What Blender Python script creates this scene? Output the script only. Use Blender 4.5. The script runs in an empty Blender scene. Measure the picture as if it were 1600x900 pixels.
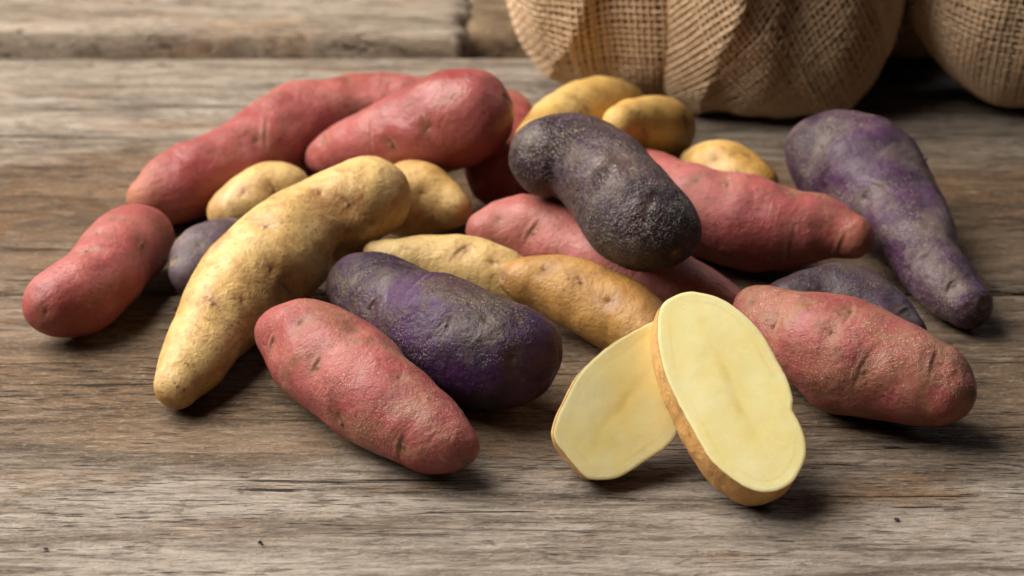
import bpy, math, random
import numpy as np
from mathutils import Vector

# ------------------------------------------------------------------ camera, light, exposure
sc = bpy.context.scene
col = sc.collection
PITCH, DIST, LENS = math.radians(27), 0.62, 67.0
cd = bpy.data.cameras.new('camera'); cam = bpy.data.objects.new('camera', cd); col.objects.link(cam)
cam.location = (0, -DIST*math.cos(PITCH), DIST*math.sin(PITCH))
cam.rotation_euler = (math.pi/2-PITCH, 0, 0)
cd.lens = LENS; cd.sensor_width = 36; cd.clip_start = 0.01; cd.clip_end = 20
cd.dof.use_dof = True; cd.dof.focus_distance = 0.525; cd.dof.aperture_fstop = 14
sc.camera = cam

world = bpy.data.worlds.new('World'); sc.world = world; world.use_nodes = True
bg = world.node_tree.nodes['Background']
bg.inputs['Color'].default_value = (0.80, 0.88, 1.0, 1); bg.inputs['Strength'].default_value = 0.008

def area(name, loc, aim, size, power, color, size_y=None):
    l = bpy.data.lights.new(name, 'AREA'); l.energy = power; l.color = color; l.size = size
    if size_y: l.shape = 'RECTANGLE'; l.size_y = size_y
    o = bpy.data.objects.new(name, l); col.objects.link(o); o.location = loc
    o.rotation_euler = (Vector(aim)-Vector(loc)).to_track_quat('-Z', 'Y').to_euler()
    return o
area('key_softbox', (-0.62, 0.14, 0.76), (-0.03, -0.03, 0), 1.05, 31.5, (1.0, 0.945, 0.87), 0.9)
area('cool_window', (0.70, 0.55, 0.62), (0.05, 0, 0.02), 0.35, 1.2, (0.80, 0.89, 1.0), 0.45)

sc.render.engine = 'CYCLES'
sc.cycles.use_denoising = True
sc.cycles.max_bounces = 5; sc.cycles.diffuse_bounces = 3; sc.cycles.glossy_bounces = 2
sc.cycles.use_adaptive_sampling = True; sc.cycles.adaptive_threshold = 0.03
sc.view_settings.view_transform = 'Standard'; sc.view_settings.look = 'None'
sc.view_settings.gamma = 1.0; sc.view_settings.exposure = 0.10; sc.view_settings.use_curve_mapping = False

SPINE = {  # potato body: balls (x, y, z, radius) in millimetres along its axis, then its eyes, scars and creases
 'P1': ([(11.7,13.1,40.5,13.0),(15.3,14.5,40.5,13.5),(18.8,13.7,40.5,14.0),(22.2,11.4,40.4,14.5),(25.2,7.4,40.2,14.9),(27.8,2.6,39.9,15.2),(30.1,-2.8,39.5,15.4),(31.9,-8.7,39.1,15.5),(33.7,-14.5,38.6,15.6),(35.5,-20.0,38.1,15.8),(37.3,-25.1,37.5,15.9),(39.9,-28.5,36.8,15.2),(42.9,-30.2,36.2,13.5),(46.0,-31.3,35.5,11.0)],
   [('n',39.3,-42.0,43.7,39.3,-42.0,43.7),('s',48.8,-41.9,32.7,48.8,-41.9,32.7),('e',22.4,-19.5,48.2,28.3,-17.3,53.0),('n',16.0,-0.1,49.6,16.0,-0.1,49.6),('n',31.4,-11.7,54.4,31.4,-11.7,54.4)]),
 'P2': ([(-47.0,-28.2,14.8,10.7),(-43.0,-33.3,15.2,12.9),(-39.2,-39.1,15.5,14.1),(-35.4,-44.8,15.8,14.8),(-31.7,-50.3,16.2,15.5),(-27.9,-54.7,16.5,16.1),(-24.0,-58.8,16.8,16.9),(-20.2,-63.0,17.2,17.2),(-16.5,-67.2,17.5,17.2),(-12.9,-71.5,17.8,17.1),(-9.1,-74.7,18.2,16.7),(-5.3,-77.4,18.5,16.0),(-1.5,-79.7,18.8,15.1),(2.2,-77.7,19.2,12.0)],
   [('e',-16.9,-79.1,32.7,-19.3,-84.4,27.4),('c',-24.6,-55.6,33.3,-29.5,-63.8,32.1),('e',-40.1,-58.5,26.7,-43.0,-59.3,21.8),('n',0.0,-92.9,25.6,0.0,-92.9,25.6),('n',-7.1,-84.1,32.9,-7.1,-84.1,32.9)]),
 'P3': ([(-101.5,-15.0,12.4,6.6),(-100.9,-12.2,12.2,7.9),(-100.3,-9.4,12.1,9.3),(-99.8,-6.4,11.9,10.3),(-98.8,-4.3,11.7,11.1),(-97.7,-2.3,11.6,11.4),(-96.6,-0.4,11.4,11.5),(-95.4,1.4,11.3,11.3),(-94.2,3.2,11.1,11.1),(-93.1,5.1,10.9,10.7),(-91.9,7.0,10.8,10.3),(-90.8,9.0,10.6,9.9),(-89.8,11.3,10.4,8.9),(-88.7,13.7,10.3,7.8)],
   [('s',-106.6,-14.6,17.2,-106.6,-14.6,17.2),('n',-98.9,-10.7,21.3,-98.9,-10.7,21.3)]),
 'P4': ([(109.2,57.4,23.0,14.6),(113.7,53.9,21.9,17.9),(117.9,49.7,20.8,19.7),(121.3,44.0,19.7,19.7),(123.8,36.6,18.5,18.4),(126.3,29.4,17.4,16.8),(128.7,22.4,16.3,15.3),(130.2,14.4,15.2,14.0),(131.5,6.3,14.0,12.7),(132.7,-1.6,12.9,11.2),(134.1,-9.0,11.8,10.3),(135.8,-15.9,10.7,9.9),(138.1,-21.9,9.5,9.6),(140.8,-27.0,8.4,8.2)],
   [('n',104.0,41.7,32.3,104.0,41.7,32.3),('e',127.2,-14.4,17.5,130.5,-14.9,20.0),('e',133.8,-29.0,14.3,136.4,-27.3,17.2),('s',144.8,-33.3,11.7,144.8,-33.3,11.7),('c',117.6,20.2,28.6,123.7,13.3,28.2),('n',115.5,17.9,23.9,115.5,17.9,23.9),('n',110.0,44.2,38.0,110.0,44.2,38.0)]),
 'P5': ([(84.8,-37.7,13.1,9.0),(87.8,-36.6,13.0,9.8),(90.8,-35.6,12.9,10.7),(93.8,-35.0,12.8,11.3),(96.8,-34.8,12.7,11.9),(99.5,-35.5,12.7,12.4),(102.2,-36.8,12.6,12.7),(104.5,-39.0,12.5,12.5),(106.8,-41.3,12.4,12.1),(109.1,-43.5,12.3,11.5),(111.0,-46.6,12.2,10.3),(112.8,-49.8,12.2,9.1),(114.8,-52.5,12.1,7.7),(117.1,-54.5,12.0,6.1)],
   [('e',113.8,-55.4,19.3,117.6,-51.9,19.6)]),
 'R1': ([(-64.8,-65.3,17.7,10.1),(-60.4,-68.2,17.1,12.8),(-56.3,-72.6,16.6,14.5),(-52.2,-76.7,16.0,15.1),(-48.2,-81.1,15.5,15.2),(-44.4,-85.7,15.0,14.9),(-40.8,-90.6,14.4,14.5),(-37.0,-95.0,13.9,13.9),(-33.2,-99.0,13.3,13.3),(-29.4,-102.8,12.8,12.5),(-25.7,-106.6,12.3,11.6),(-22.0,-110.4,11.7,10.5),(-18.3,-113.5,11.2,8.6),(-14.2,-115.2,10.6,5.6)],
   [('e',-55.8,-93.5,21.2,-53.6,-92.2,25.1),('e',-70.4,-76.5,18.9,-68.9,-76.4,23.2),('n',-30.2,-103.2,25.7,-30.2,-103.2,25.7),('e',-30.8,-116.5,8.8,-29.4,-117.3,15.7),('e',-47.5,-104.2,12.8,-46.0,-104.2,8.7),('s',-11.8,-120.0,9.0,-11.8,-120.0,9.0),('n',-59.4,-79.4,29.4,-59.4,-79.4,29.4),('d',-43.3,-77.8,29.5,-45.3,-86.3,30.0)]),
 'R2': ([(-139.9,-37.3,13.0,8.9),(-137.9,-35.1,13.0,10.9),(-135.7,-33.2,13.0,11.9),(-133.7,-30.9,13.0,12.5),(-132.1,-27.7,13.0,12.8),(-130.4,-24.3,13.0,12.9),(-129.0,-20.6,13.0,13.1),(-128.2,-15.8,13.0,13.0),(-127.4,-10.8,13.0,13.0),(-126.6,-5.8,13.0,13.1),(-125.5,-1.2,13.0,13.0),(-124.3,3.5,13.0,12.9),(-123.0,7.9,13.1,12.6),(-120.9,10.5,13.1,10.6)],
   [('e',-133.7,-25.6,25.6,-128.9,-24.8,25.9),('n',-139.9,-46.0,15.2,-139.9,-46.0,15.2),('n',-130.3,-10.6,25.7,-130.3,-10.6,25.7),('e',-118.0,-10.3,22.2,-115.6,-11.0,18.7),('n',-126.3,-1.7,26.0,-126.3,-1.7,26.0)]),
 'R3': ([(-123.5,43.1,12.0,8.5),(-117.3,49.7,12.7,12.3),(-111.0,56.4,13.4,13.5),(-104.1,61.4,14.1,13.8),(-97.2,67.2,14.9,14.1),(-90.9,75.4,15.6,15.0),(-85.1,85.5,16.3,16.4),(-78.7,94.4,17.0,17.1),(-71.0,99.1,17.8,16.1),(-63.0,103.0,18.5,15.0),(-54.8,106.0,19.2,14.2),(-46.4,107.3,19.9,13.2),(-37.8,107.4,20.7,11.5),(-29.2,107.2,21.4,8.8)],
   [('n',-88.8,63.4,26.3,-88.8,63.4,26.3),('n',-86.8,90.0,32.7,-86.8,90.0,32.7),('c',-87.2,72.7,30.0,-86.3,60.1,20.9),('n',-59.7,103.5,33.5,-59.7,103.5,33.5)]),
 'R4': ([(-67.0,71.3,16.0,6.8),(-62.8,69.3,17.7,8.7),(-58.6,67.5,19.5,10.0),(-54.5,65.8,21.2,11.3),(-50.4,64.0,22.9,12.2),(-46.3,62.2,24.7,13.1),(-42.3,60.9,26.4,13.9),(-38.4,59.7,28.2,14.7),(-34.5,58.7,29.9,15.4),(-30.7,58.0,31.6,16.1),(-27.0,57.4,33.4,16.7),(-23.2,56.7,35.1,17.2),(-19.4,55.6,36.9,17.2),(-15.5,53.8,38.6,16.4)],
   [('e',-42.7,46.2,33.7,-38.6,43.9,28.8),('c',-48.7,51.6,35.0,-47.6,47.9,27.5),('e',-66.7,71.1,25.4,-64.4,61.1,25.1),('s',-1.9,49.9,46.8,-1.9,49.9,46.8),('n',-28.3,40.8,39.4,-28.3,40.8,39.4),('c',-31.1,44.1,43.8,-28.3,40.6,38.3)]),
 'R5': ([(-2.4,109.8,14.8,11.0),(-2.5,106.1,14.7,11.5),(-2.6,102.5,14.5,11.9),(-2.7,98.9,14.4,12.4),(-2.8,95.3,14.3,12.8),(-2.8,91.8,14.2,13.2),(-2.9,88.3,14.0,13.3),(-3.0,84.8,13.9,13.4),(-3.1,81.4,13.8,13.6),(-3.2,78.0,13.6,13.7),(-3.3,74.6,13.5,13.6),(-3.4,71.3,13.4,13.4),(-3.5,68.0,13.2,13.3),(-3.6,64.7,13.1,13.1)],
   [('n',0.0,54.0,19.7,0.0,54.0,19.7)]),
 'R7': ([(-7.6,10.4,15.4,7.3),(-1.2,12.2,14.9,10.4),(5.2,11.4,14.4,12.4),(11.4,8.9,14.0,13.2),(17.3,4.9,13.5,13.3),(23.1,0.8,13.0,13.1),(28.8,-3.6,12.6,12.7),(34.5,-7.9,12.1,12.2),(40.1,-11.8,11.6,11.6),(45.8,-15.3,11.2,11.0),(51.5,-18.5,10.7,10.3),(57.1,-21.5,10.2,9.0),(62.6,-25.0,9.8,7.2),(68.2,-27.9,9.3,4.7)],
   [('e',4.1,-1.6,17.8,8.2,0.6,23.8),('n',-4.1,5.8,22.5,-4.1,5.8,22.5)]),
 'R8': ([(47.2,64.6,13.6,8.0),(49.4,51.3,14.0,11.2),(53.2,41.4,14.3,13.2),(57.5,33.2,14.6,14.6),(62.3,27.1,15.0,15.0),(67.4,22.8,15.3,15.1),(72.6,19.2,15.6,15.5),(77.9,16.1,16.0,16.0),(83.1,13.0,16.3,14.9),(88.3,10.4,16.6,13.7),(93.7,8.9,17.0,12.3),(99.2,8.2,17.3,11.1),(104.3,5.9,17.6,9.6),(109.1,2.0,18.0,7.6)],
   [('e',70.6,19.9,31.0,70.2,11.1,29.2),('e',88.9,14.1,30.1,91.3,8.2,29.8),('c',89.1,-3.0,19.4,88.7,-1.6,10.1),('c',105.2,-4.2,20.5,104.2,-1.0,10.9),('n',60.9,21.4,29.2,60.9,21.4,29.2)]),
 'R9': ([(72.6,-48.6,17.7,7.3),(76.0,-53.7,17.5,9.9),(79.3,-58.8,17.4,11.4),(82.8,-63.2,17.2,12.8),(86.5,-67.0,17.0,14.3),(90.2,-70.6,16.9,15.6),(94.1,-73.7,16.7,16.6),(97.8,-76.8,16.5,16.6),(101.6,-79.7,16.4,16.0),(105.5,-82.1,16.2,15.3),(109.3,-84.8,16.1,14.5),(113.0,-87.6,15.9,13.6),(116.9,-89.9,15.7,12.2),(119.7,-94.3,15.6,8.8)],
   [('n',69.8,-57.4,24.6,69.8,-57.4,24.6),('n',84.9,-70.8,31.6,84.9,-70.8,31.6),('e',97.0,-72.8,33.0,93.4,-83.0,31.3),('e',98.3,-91.7,26.5,94.6,-94.1,17.1),('e',116.9,-92.1,28.1,114.2,-98.2,24.5),('e',75.7,-69.6,26.2,74.2,-72.1,22.3),('s',126.3,-99.4,18.5,126.3,-99.4,18.5),('n',89.3,-84.2,28.9,89.3,-84.2,28.9)]),
 'Y1': ([(-96.0,-76.4,7.5,7.0),(-93.8,-68.6,9.0,9.1),(-91.8,-60.4,10.6,10.4),(-89.6,-52.0,12.1,11.7),(-87.3,-43.5,13.6,13.3),(-84.7,-35.0,15.1,14.6),(-81.2,-27.4,16.6,15.4),(-76.9,-20.9,18.2,16.0),(-72.3,-14.8,19.7,16.5),(-68.5,-6.9,21.2,15.6),(-63.7,-0.6,22.7,14.6),(-57.9,3.4,24.2,14.4),(-51.7,5.8,25.8,14.8),(-46.2,10.4,27.3,13.6)],
   [('e',-79.6,-21.4,34.1,-71.4,-25.6,32.8),('e',-53.3,-5.5,35.5,-48.9,-7.9,30.7),('e',-91.7,-51.7,24.2,-84.6,-56.8,21.5),('e',-69.8,-36.9,21.0,-66.7,-33.1,13.5),('d',-55.2,-15.4,18.0,-51.6,-9.1,19.4),('n',-72.5,-37.0,25.2,-72.5,-37.0,25.2),('n',-79.7,-50.9,21.7,-79.7,-50.9,21.7),('n',-60.3,-5.1,36.5,-60.3,-5.1,36.5)]),
 'Y2': ([(-97.4,38.7,9.8,6.3),(-95.8,39.2,10.1,7.5),(-94.2,39.8,10.4,8.6),(-92.7,40.8,10.7,9.2),(-91.2,41.7,11.0,9.9),(-89.6,42.2,11.3,10.5),(-88.1,42.8,11.5,11.0),(-86.5,43.6,11.8,11.4),(-85.0,44.5,12.1,11.7),(-83.5,45.4,12.4,11.8),(-81.9,46.3,12.7,11.3),(-80.4,47.1,13.0,10.7),(-78.8,47.7,13.3,9.8),(-77.3,48.5,13.6,8.6)],
   [('e',-81.3,37.6,20.9,-79.6,35.4,17.2),('n',-90.6,34.7,18.6,-90.6,34.7,18.6)]),
 'Y3': ([(-41.7,38.3,16.3,10.1),(-40.4,34.5,16.3,10.1),(-39.2,30.8,16.3,10.2),(-37.9,30.5,16.2,10.9),(-36.5,33.2,16.2,12.0),(-34.8,34.4,16.2,12.4),(-32.9,34.5,16.2,12.3),(-31.0,34.5,16.1,12.1),(-29.1,34.4,16.1,11.7),(-27.2,33.2,16.1,10.9),(-25.4,32.0,16.0,10.1),(-23.5,30.8,16.0,9.2),(-21.8,28.8,16.0,8.2),(-20.1,26.6,16.0,7.0)],
   [('d',-23.3,20.7,18.0,-20.5,19.7,14.9),('n',-29.7,24.7,23.1,-29.7,24.7,23.1)]),
 'Y4': ([(-42.3,-8.5,16.2,4.9),(-38.8,-8.8,15.6,6.3),(-35.3,-8.6,15.0,7.1),(-31.8,-8.3,14.4,7.9),(-28.3,-8.0,13.8,8.5),(-24.7,-8.1,13.2,9.2),(-21.2,-8.5,12.6,9.9),(-17.7,-8.8,12.1,10.6),(-14.3,-9.4,11.5,10.7),(-10.8,-10.2,10.9,10.5),(-7.4,-11.4,10.3,10.1),(-4.0,-12.5,9.7,9.8),(-0.6,-13.9,9.1,8.9),(2.6,-15.9,8.5,7.3)],
   [('e',-18.8,-16.5,19.2,-12.1,-10.1,21.9),('n',-6.0,-17.8,18.1,-6.0,-17.8,18.1)]),
 'Y5': ([(1.5,-28.1,17.2,5.5),(4.8,-28.5,16.7,7.6),(8.1,-28.7,16.2,8.8),(11.4,-29.2,15.7,9.7),(14.6,-30.2,15.2,10.4),(17.8,-31.3,14.6,11.1),(20.8,-33.3,14.1,11.5),(23.8,-35.3,13.6,11.6),(26.7,-37.4,13.1,11.7),(29.6,-39.6,12.6,11.7),(32.5,-41.7,12.1,11.7),(35.4,-43.8,11.5,11.6),(37.8,-47.0,11.0,10.9),(39.7,-51.2,10.5,9.3)],
   [('s',-3.1,-30.3,19.0,-3.1,-30.3,19.0),('e',20.2,-39.0,24.2,21.5,-42.7,22.4),('n',28.6,-48.7,20.5,28.6,-48.7,20.5),('n',9.7,-34.1,23.9,9.7,-34.1,23.9)]),
 'Y6': ([(6.5,42.4,35.1,5.7),(8.9,49.8,33.1,7.2),(11.4,57.4,31.1,8.5),(13.9,65.0,29.1,9.6),(16.5,72.7,27.1,10.7),(19.2,80.4,25.1,11.7),(21.9,88.1,23.1,12.4),(24.7,95.6,21.1,13.0),(27.6,102.9,19.1,13.3),(30.5,110.3,17.1,13.1),(33.6,117.5,15.1,12.7),(36.7,124.0,13.1,11.8),(39.8,130.2,11.1,10.6),(43.1,136.1,9.1,9.1)],
   [('d',26.0,77.5,34.1,29.0,77.4,30.5)]),
 'Y7': ([(37.8,69.7,29.3,6.3),(39.4,72.6,27.8,7.3),(41.0,75.4,26.3,8.3),(42.6,78.3,24.8,9.3),(44.2,82.0,23.3,10.0),(45.9,85.7,21.8,10.5),(47.6,89.4,20.3,10.8),(49.3,92.7,18.8,11.0),(51.1,96.1,17.3,11.1),(52.8,99.4,15.8,11.3),(54.5,102.5,14.3,11.3),(56.2,105.2,12.8,11.1),(57.8,107.6,11.3,10.5),(59.6,111.2,9.8,9.3)],
   [('s',63.0,96.6,19.9,63.0,96.6,19.9),('c',45.5,68.7,29.2,47.6,71.7,20.7)]),
 'Y8': ([(64.8,78.1,10.8,5.0),(66.4,75.9,10.9,6.6),(67.9,73.8,11.1,8.3),(69.4,71.6,11.2,9.6),(70.9,69.4,11.4,10.6),(72.5,67.6,11.6,11.4),(74.1,65.9,11.7,11.8),(75.7,64.1,11.9,11.9),(77.2,62.1,12.1,11.7),(78.7,60.2,12.2,11.4),(80.2,58.3,12.4,10.7),(81.7,56.5,12.5,9.8),(83.3,54.7,12.7,8.9),(85.0,54.0,12.9,7.7)],
   [('e',80.0,59.1,23.5,82.9,56.8,22.6),('n',70.5,58.3,21.0,70.5,58.3,21.0)]),
}
CUT_BACK = ([(39.0,-92.4,37.1),(37.7,-93.0,36.9),(36.1,-93.6,36.5),(34.6,-94.4,36.0),(33.1,-95.1,35.6),(31.3,-96.1,34.9),(29.5,-97.1,34.3),(27.8,-98.1,33.6),(26.3,-99.0,32.9),(24.9,-99.8,32.3),(23.6,-100.8,31.5),(22.1,-101.8,30.7),(20.6,-103.0,29.7),(19.3,-104.0,28.8),(17.9,-105.4,27.5),(16.7,-106.8,26.2),(15.6,-108.3,24.7),(14.6,-109.8,23.1),(13.5,-111.3,21.6),(12.5,-112.7,20.1),(11.7,-114.2,18.5),(11.1,-115.6,17.0),(10.9,-116.5,16.0),(11.1,-117.2,15.0),(11.6,-117.9,14.0),(12.5,-118.6,12.9),(13.7,-119.3,11.6),(15.0,-120.1,10.2),(16.3,-120.9,8.8),(17.6,-121.6,7.5),(18.8,-122.2,6.4),(20.1,-122.6,5.5),(21.8,-122.5,5.0),(23.8,-122.3,4.8),(25.8,-121.9,4.6),(27.9,-121.3,4.7),(29.8,-120.5,5.1),(31.6,-119.6,5.7),(33.2,-118.7,6.3),(34.7,-117.8,7.0),(36.2,-116.9,7.6),(37.9,-116.0,8.2),(39.3,-115.2,8.8),(40.8,-114.4,9.3),(42.1,-113.4,10.1),(43.4,-112.4,11.0),(44.5,-111.2,12.1),(45.4,-109.8,13.6),(45.9,-108.8,14.6),(46.4,-107.8,15.8),(46.8,-106.6,17.1),(47.1,-105.4,18.5),(47.3,-104.2,19.9),(47.4,-103.1,21.2),(47.5,-102.0,22.6),(47.5,-100.8,24.1),(47.4,-99.7,25.5),(47.3,-98.6,26.9),(47.2,-97.6,28.2),(46.9,-96.3,29.8),(46.5,-95.2,31.4),(46.0,-94.2,32.7),(45.5,-93.4,33.8),(44.4,-92.4,35.5),(42.9,-91.9,36.6),(41.2,-91.9,37.1)],(0.1906,-0.7646,0.6157),0.013)
CUT_FRONT = ([(47.0,-91.5,45.4),(49.1,-90.9,45.3),(51.4,-90.9,44.9),(53.2,-90.9,44.5),(55.2,-91.1,44.0),(57.1,-91.5,43.3),(58.6,-92.0,42.7),(60.0,-92.7,41.9),(61.4,-93.5,41.1),(62.8,-94.3,40.3),(64.0,-95.2,39.4),(65.3,-96.2,38.5),(66.4,-97.2,37.6),(67.5,-98.4,36.6),(68.4,-99.6,35.6),(69.2,-100.8,34.6),(69.9,-102.1,33.6),(70.6,-103.4,32.6),(71.2,-104.6,31.7),(72.0,-105.9,30.7),(72.7,-107.1,29.7),(73.3,-108.2,28.9),(73.8,-109.3,28.0),(74.3,-110.8,26.9),(74.6,-112.4,25.8),(74.8,-113.7,24.8),(74.6,-115.2,23.9),(74.4,-116.4,23.1),(75.0,-117.5,22.3),(75.7,-118.7,21.3),(76.5,-120.4,20.0),(77.1,-122.3,18.6),(77.3,-123.8,17.6),(77.3,-125.3,16.6),(77.1,-126.8,15.6),(76.6,-128.3,14.7),(75.8,-129.9,13.8),(74.9,-131.4,13.0),(74.0,-132.7,12.3),(72.9,-134.0,11.7),(71.6,-135.0,11.2),(70.0,-136.0,10.9),(68.3,-136.8,10.7),(66.5,-137.3,10.7),(64.7,-137.6,10.9),(62.8,-137.6,11.3),(61.0,-137.3,11.9),(59.6,-136.9,12.4),(58.3,-136.4,13.1),(56.9,-135.7,13.8),(55.6,-135.0,14.5),(54.4,-134.3,15.2),(53.3,-133.5,16.0),(52.1,-132.7,16.8),(51.0,-131.5,17.8),(50.2,-130.6,18.6),(49.5,-129.4,19.5),(48.7,-128.2,20.5),(47.9,-126.9,21.5),(47.2,-125.7,22.4),(46.5,-124.6,23.3),(45.6,-123.2,24.4),(44.9,-121.9,25.5),(44.1,-120.7,26.4),(43.4,-119.4,27.4),(42.7,-118.1,28.5),(42.0,-116.8,29.5),(41.4,-115.5,30.5),(40.8,-114.1,31.5),(40.3,-112.7,32.6),(39.9,-111.3,33.6),(39.6,-109.9,34.6),(39.3,-108.5,35.6),(39.1,-107.0,36.6),(39.0,-105.5,37.7),(38.9,-104.0,38.7),(38.9,-102.6,39.6),(39.0,-101.0,40.7),(39.1,-99.4,41.7),(39.5,-98.0,42.6),(40.3,-96.2,43.7),(41.7,-94.5,44.5),(43.3,-93.4,44.9),(45.2,-92.3,45.3)],(0.1677,-0.5485,0.8192),0.018)
# ------------------------------------------------------------------ layout
PITS = [(-.0650, -.1445, .0005), (-.0642, -.1458, .0003), (-.1195, -.1475, .0005), (.1010, -.1340, .0006)]
LOBES = [  # (centre, radii, weave angle, yarn pitch, squareness, yarn radius, seed)
 (((.1035, .160, .078), (.0500, .036, .0780), .72, .00255, 4.2, .00056, 31), dict(tilt=.05, flat=.72, creases=[(.95, -.30, -.018, -.0045, .018), (.80, .60, .022, .0045, .020), (.6, .8, -.03, -.0045, .018)])),
 (((.0530, .180, .064), (.0570, .042, .0640), .10, .00275, 2.6, .00060, 37), dict(flat=.85, creases=[(.9, -.42, -.020, -.0045, .016), (.95, .3, .012, .0045, .018)])),
 (((.2210, .164, .064), (.0680, .046, .0640), -.05, .00275, 2.4, .00060, 41), dict(flat=.85, creases=[(.8, .6, -.030, -.0045, .018), (1, 0, -.008, .004, .018)])),
 (((.1560, .224, .056), (.0600, .045, .0560), .30, .00280, 2.6, .00060, 47), {}),
]
THREADS = [((.135, .175, .022), (.160, .190, .036)), ((.160, .190, .036), (.172, .196, .037)), ((.066, .158, .004), (.074, .150, .001)), ((.060, .160, .006), (.052, .152, .001))]
POTATOES = [
 ('R1', 'red_potato', 'R', .50, dict(fleck_amt=.8, patch_amt=.6, bumpk=1.1), 'large pinkish red potato lying in front, left of the cut halves'),
 ('P2', 'purple_potato', 'P', .50, dict(base=(.020, .011, .022), base2=(.058, .017, .070), patch=(.070, .044, .033), fleck_amt=.85, patch_amt=.7, bumpk=1.4, rough=.36), 'violet purple potato lying right behind the front red potato'),
 ('Y1', 'yellow_potato', 'Y', .50, dict(patch_amt=.75, fleck_amt=.35, rough=.36), 'longest yellow potato, bent, slanting from the table up over the pile'),
 ('R2', 'red_potato', 'R', .60, dict(fleck_amt=.35, patch_amt=.25, rough=.38), 'red potato at the far left edge of the pile'),
 ('R3', 'red_potato', 'R', .70, dict(fleck_amt=.3, patch_amt=.4, tip=(.38, .17, .085), rough=.40, lump=1.3), 'long red potato with a bend at the back left of the pile'),
 ('R4', 'red_potato', 'R', .60, dict(fleck_amt=.3, patch_amt=.35, rough=.34), 'smooth plump red potato on top of the pile at the back'),
 ('R5', 'red_potato', 'R', .80, dict(fleck_amt=.2, patch_amt=.3), 'shaded red potato mostly hidden between the plump red and the dark speckled potato'),
 ('Y2', 'yellow_potato', 'Y', .70, dict(patch_amt=.6), 'small yellow potato left, between the long back red and the bent yellow potato'),
 ('P3', 'purple_potato', 'P', .60, dict(base=(.070, .047, .055), base2=(.095, .066, .085), patch=(.19, .145, .115), fleck_amt=.5, patch_amt=.6), 'small dull purple potato peeking out left of the bent yellow potato'),
 ('Y3', 'yellow_potato', 'Y', .70, dict(patch_amt=.35), 'rounded yellow potato behind the upper end of the bent yellow potato'),
 ('Y4', 'yellow_potato', 'Y', .55, dict(base=(.54, .35, .125), base2=(.60, .43, .19), patch_amt=.3), 'yellow potato wedged behind the violet potato, with one dark eye'),
 ('R7', 'red_potato', 'R', .55, dict(fleck_amt=.6, patch_amt=.25, base=(.31, .075, .066), base2=(.40, .14, .115)), 'dusty pink red potato under the dark speckled purple potato'),
 ('P1', 'purple_potato', 'P', .50, dict(base=(.022, .012, .015), base2=(.048, .020, .036), patch=(.105, .072, .050), fleck=(.42, .33, .25), fleck_amt=.95, patch_amt=.9, flake=.75, bumpk=2.1, lump=.55, spec=.40, rough=.36), 'dark blackish purple speckled potato lying on top of the pile'),
 ('Y5', 'yellow_potato', 'Y', .50, dict(base=(.37, .185, .045), base2=(.45, .25, .07), patch=(.28, .125, .04), patch_amt=.6, fleck_amt=.45), 'brownish yellow potato just behind the cut halves'),
 ('Y6', 'yellow_potato', 'Y', .75, dict(base=(.56, .335, .09), base2=(.60, .39, .13), patch_amt=.2), 'pale yellow potato at the back, behind the dark speckled potato'),
 ('Y7', 'yellow_potato', 'Y', .75, dict(base=(.54, .31, .08), base2=(.58, .36, .11), patch_amt=.25), 'short yellow potato with an end scar, nearest the sack fold'),
 ('Y8', 'yellow_potato', 'Y', .75, dict(base=(.44, .24, .05), patch_amt=.4), 'yellow potato peeking out behind the right hand long red potato'),
 ('R8', 'red_potato', 'R', .55, dict(fleck_amt=.5, patch_amt=.5, tip=(.33, .12, .065), lump=1.3), 'long tapering red potato pointing right towards the big purple potato'),
 ('P4', 'purple_potato', 'P', .60, dict(base=(.032, .016, .029), base2=(.072, .022, .070), patch=(.125, .088, .076), fleck=(.42, .33, .27), fleck_amt=.8, patch_amt=.75, rough=.34, lump=1.4, bumpk=1.2), 'biggest purple potato at right, tapering to a dark stem end'),
 ('P5', 'purple_potato', 'P', .65, dict(base=(.026, .016, .026), base2=(.05, .02, .05), patch=(.08, .055, .042), fleck_amt=.7, patch_amt=.6), 'purple potato tucked behind the front right red potato'),
 ('R9', 'red_potato', 'R', .50, dict(fleck_amt=.95, patch_amt=1.0, bumpk=1.15, lump=1.3), 'russet flecked red potato at the front right beside the cut half'),
]
STUBS = [
 ('biggest purple potato at right, tapering to a dark stem end', (.1378, .0387, .0283), (.85, -.1, .5), .0009, .0022, (.09, .05, .05), (.22, .14, .12), 3, 'sprout'),
]
# ------------------------------------------------------------------ helpers
rng = np.random.default_rng(7)

def hash3(i, j, k, s):
    h = (i*374761393 + j*668265263 + k*2147483647 + s*1274126177) & 0xffffffff
    h = ((h ^ (h >> 13))*1274126177) & 0xffffffff
    h = ((h ^ (h >> 16))*2246822519) & 0xffffffff
    return h ^ (h >> 15)

def noise3(p, seed=0):
    """gradient noise, about -1..1"""
    p = np.asarray(p, float); b = np.floor(p).astype(np.int64); f = p-b
    u = f*f*f*(f*(f*6-15)+10); out = 0
    for dx in (0, 1):
        for dy in (0, 1):
            for dz in (0, 1):
                h = hash3(b[:, 0]+dx, b[:, 1]+dy, b[:, 2]+dz, seed)
                g = np.stack([(h & 1023)/511.5-1, ((h >> 10) & 1023)/511.5-1, ((h >> 20) & 1023)/511.5-1], 1)
                w = (u[:, 0] if dx else 1-u[:, 0])*(u[:, 1] if dy else 1-u[:, 1])*(u[:, 2] if dz else 1-u[:, 2])
                out = out + w*((g*(f-np.array([dx, dy, dz]))).sum(1))
    return out*1.5

def fbm(p, oct=4, seed=0):
    a, s, o = 1.0, 0, 0
    for k in range(oct):
        o = o+a*noise3(p*2**k, seed+k*17); s += a; a *= .5
    return o/s

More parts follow.
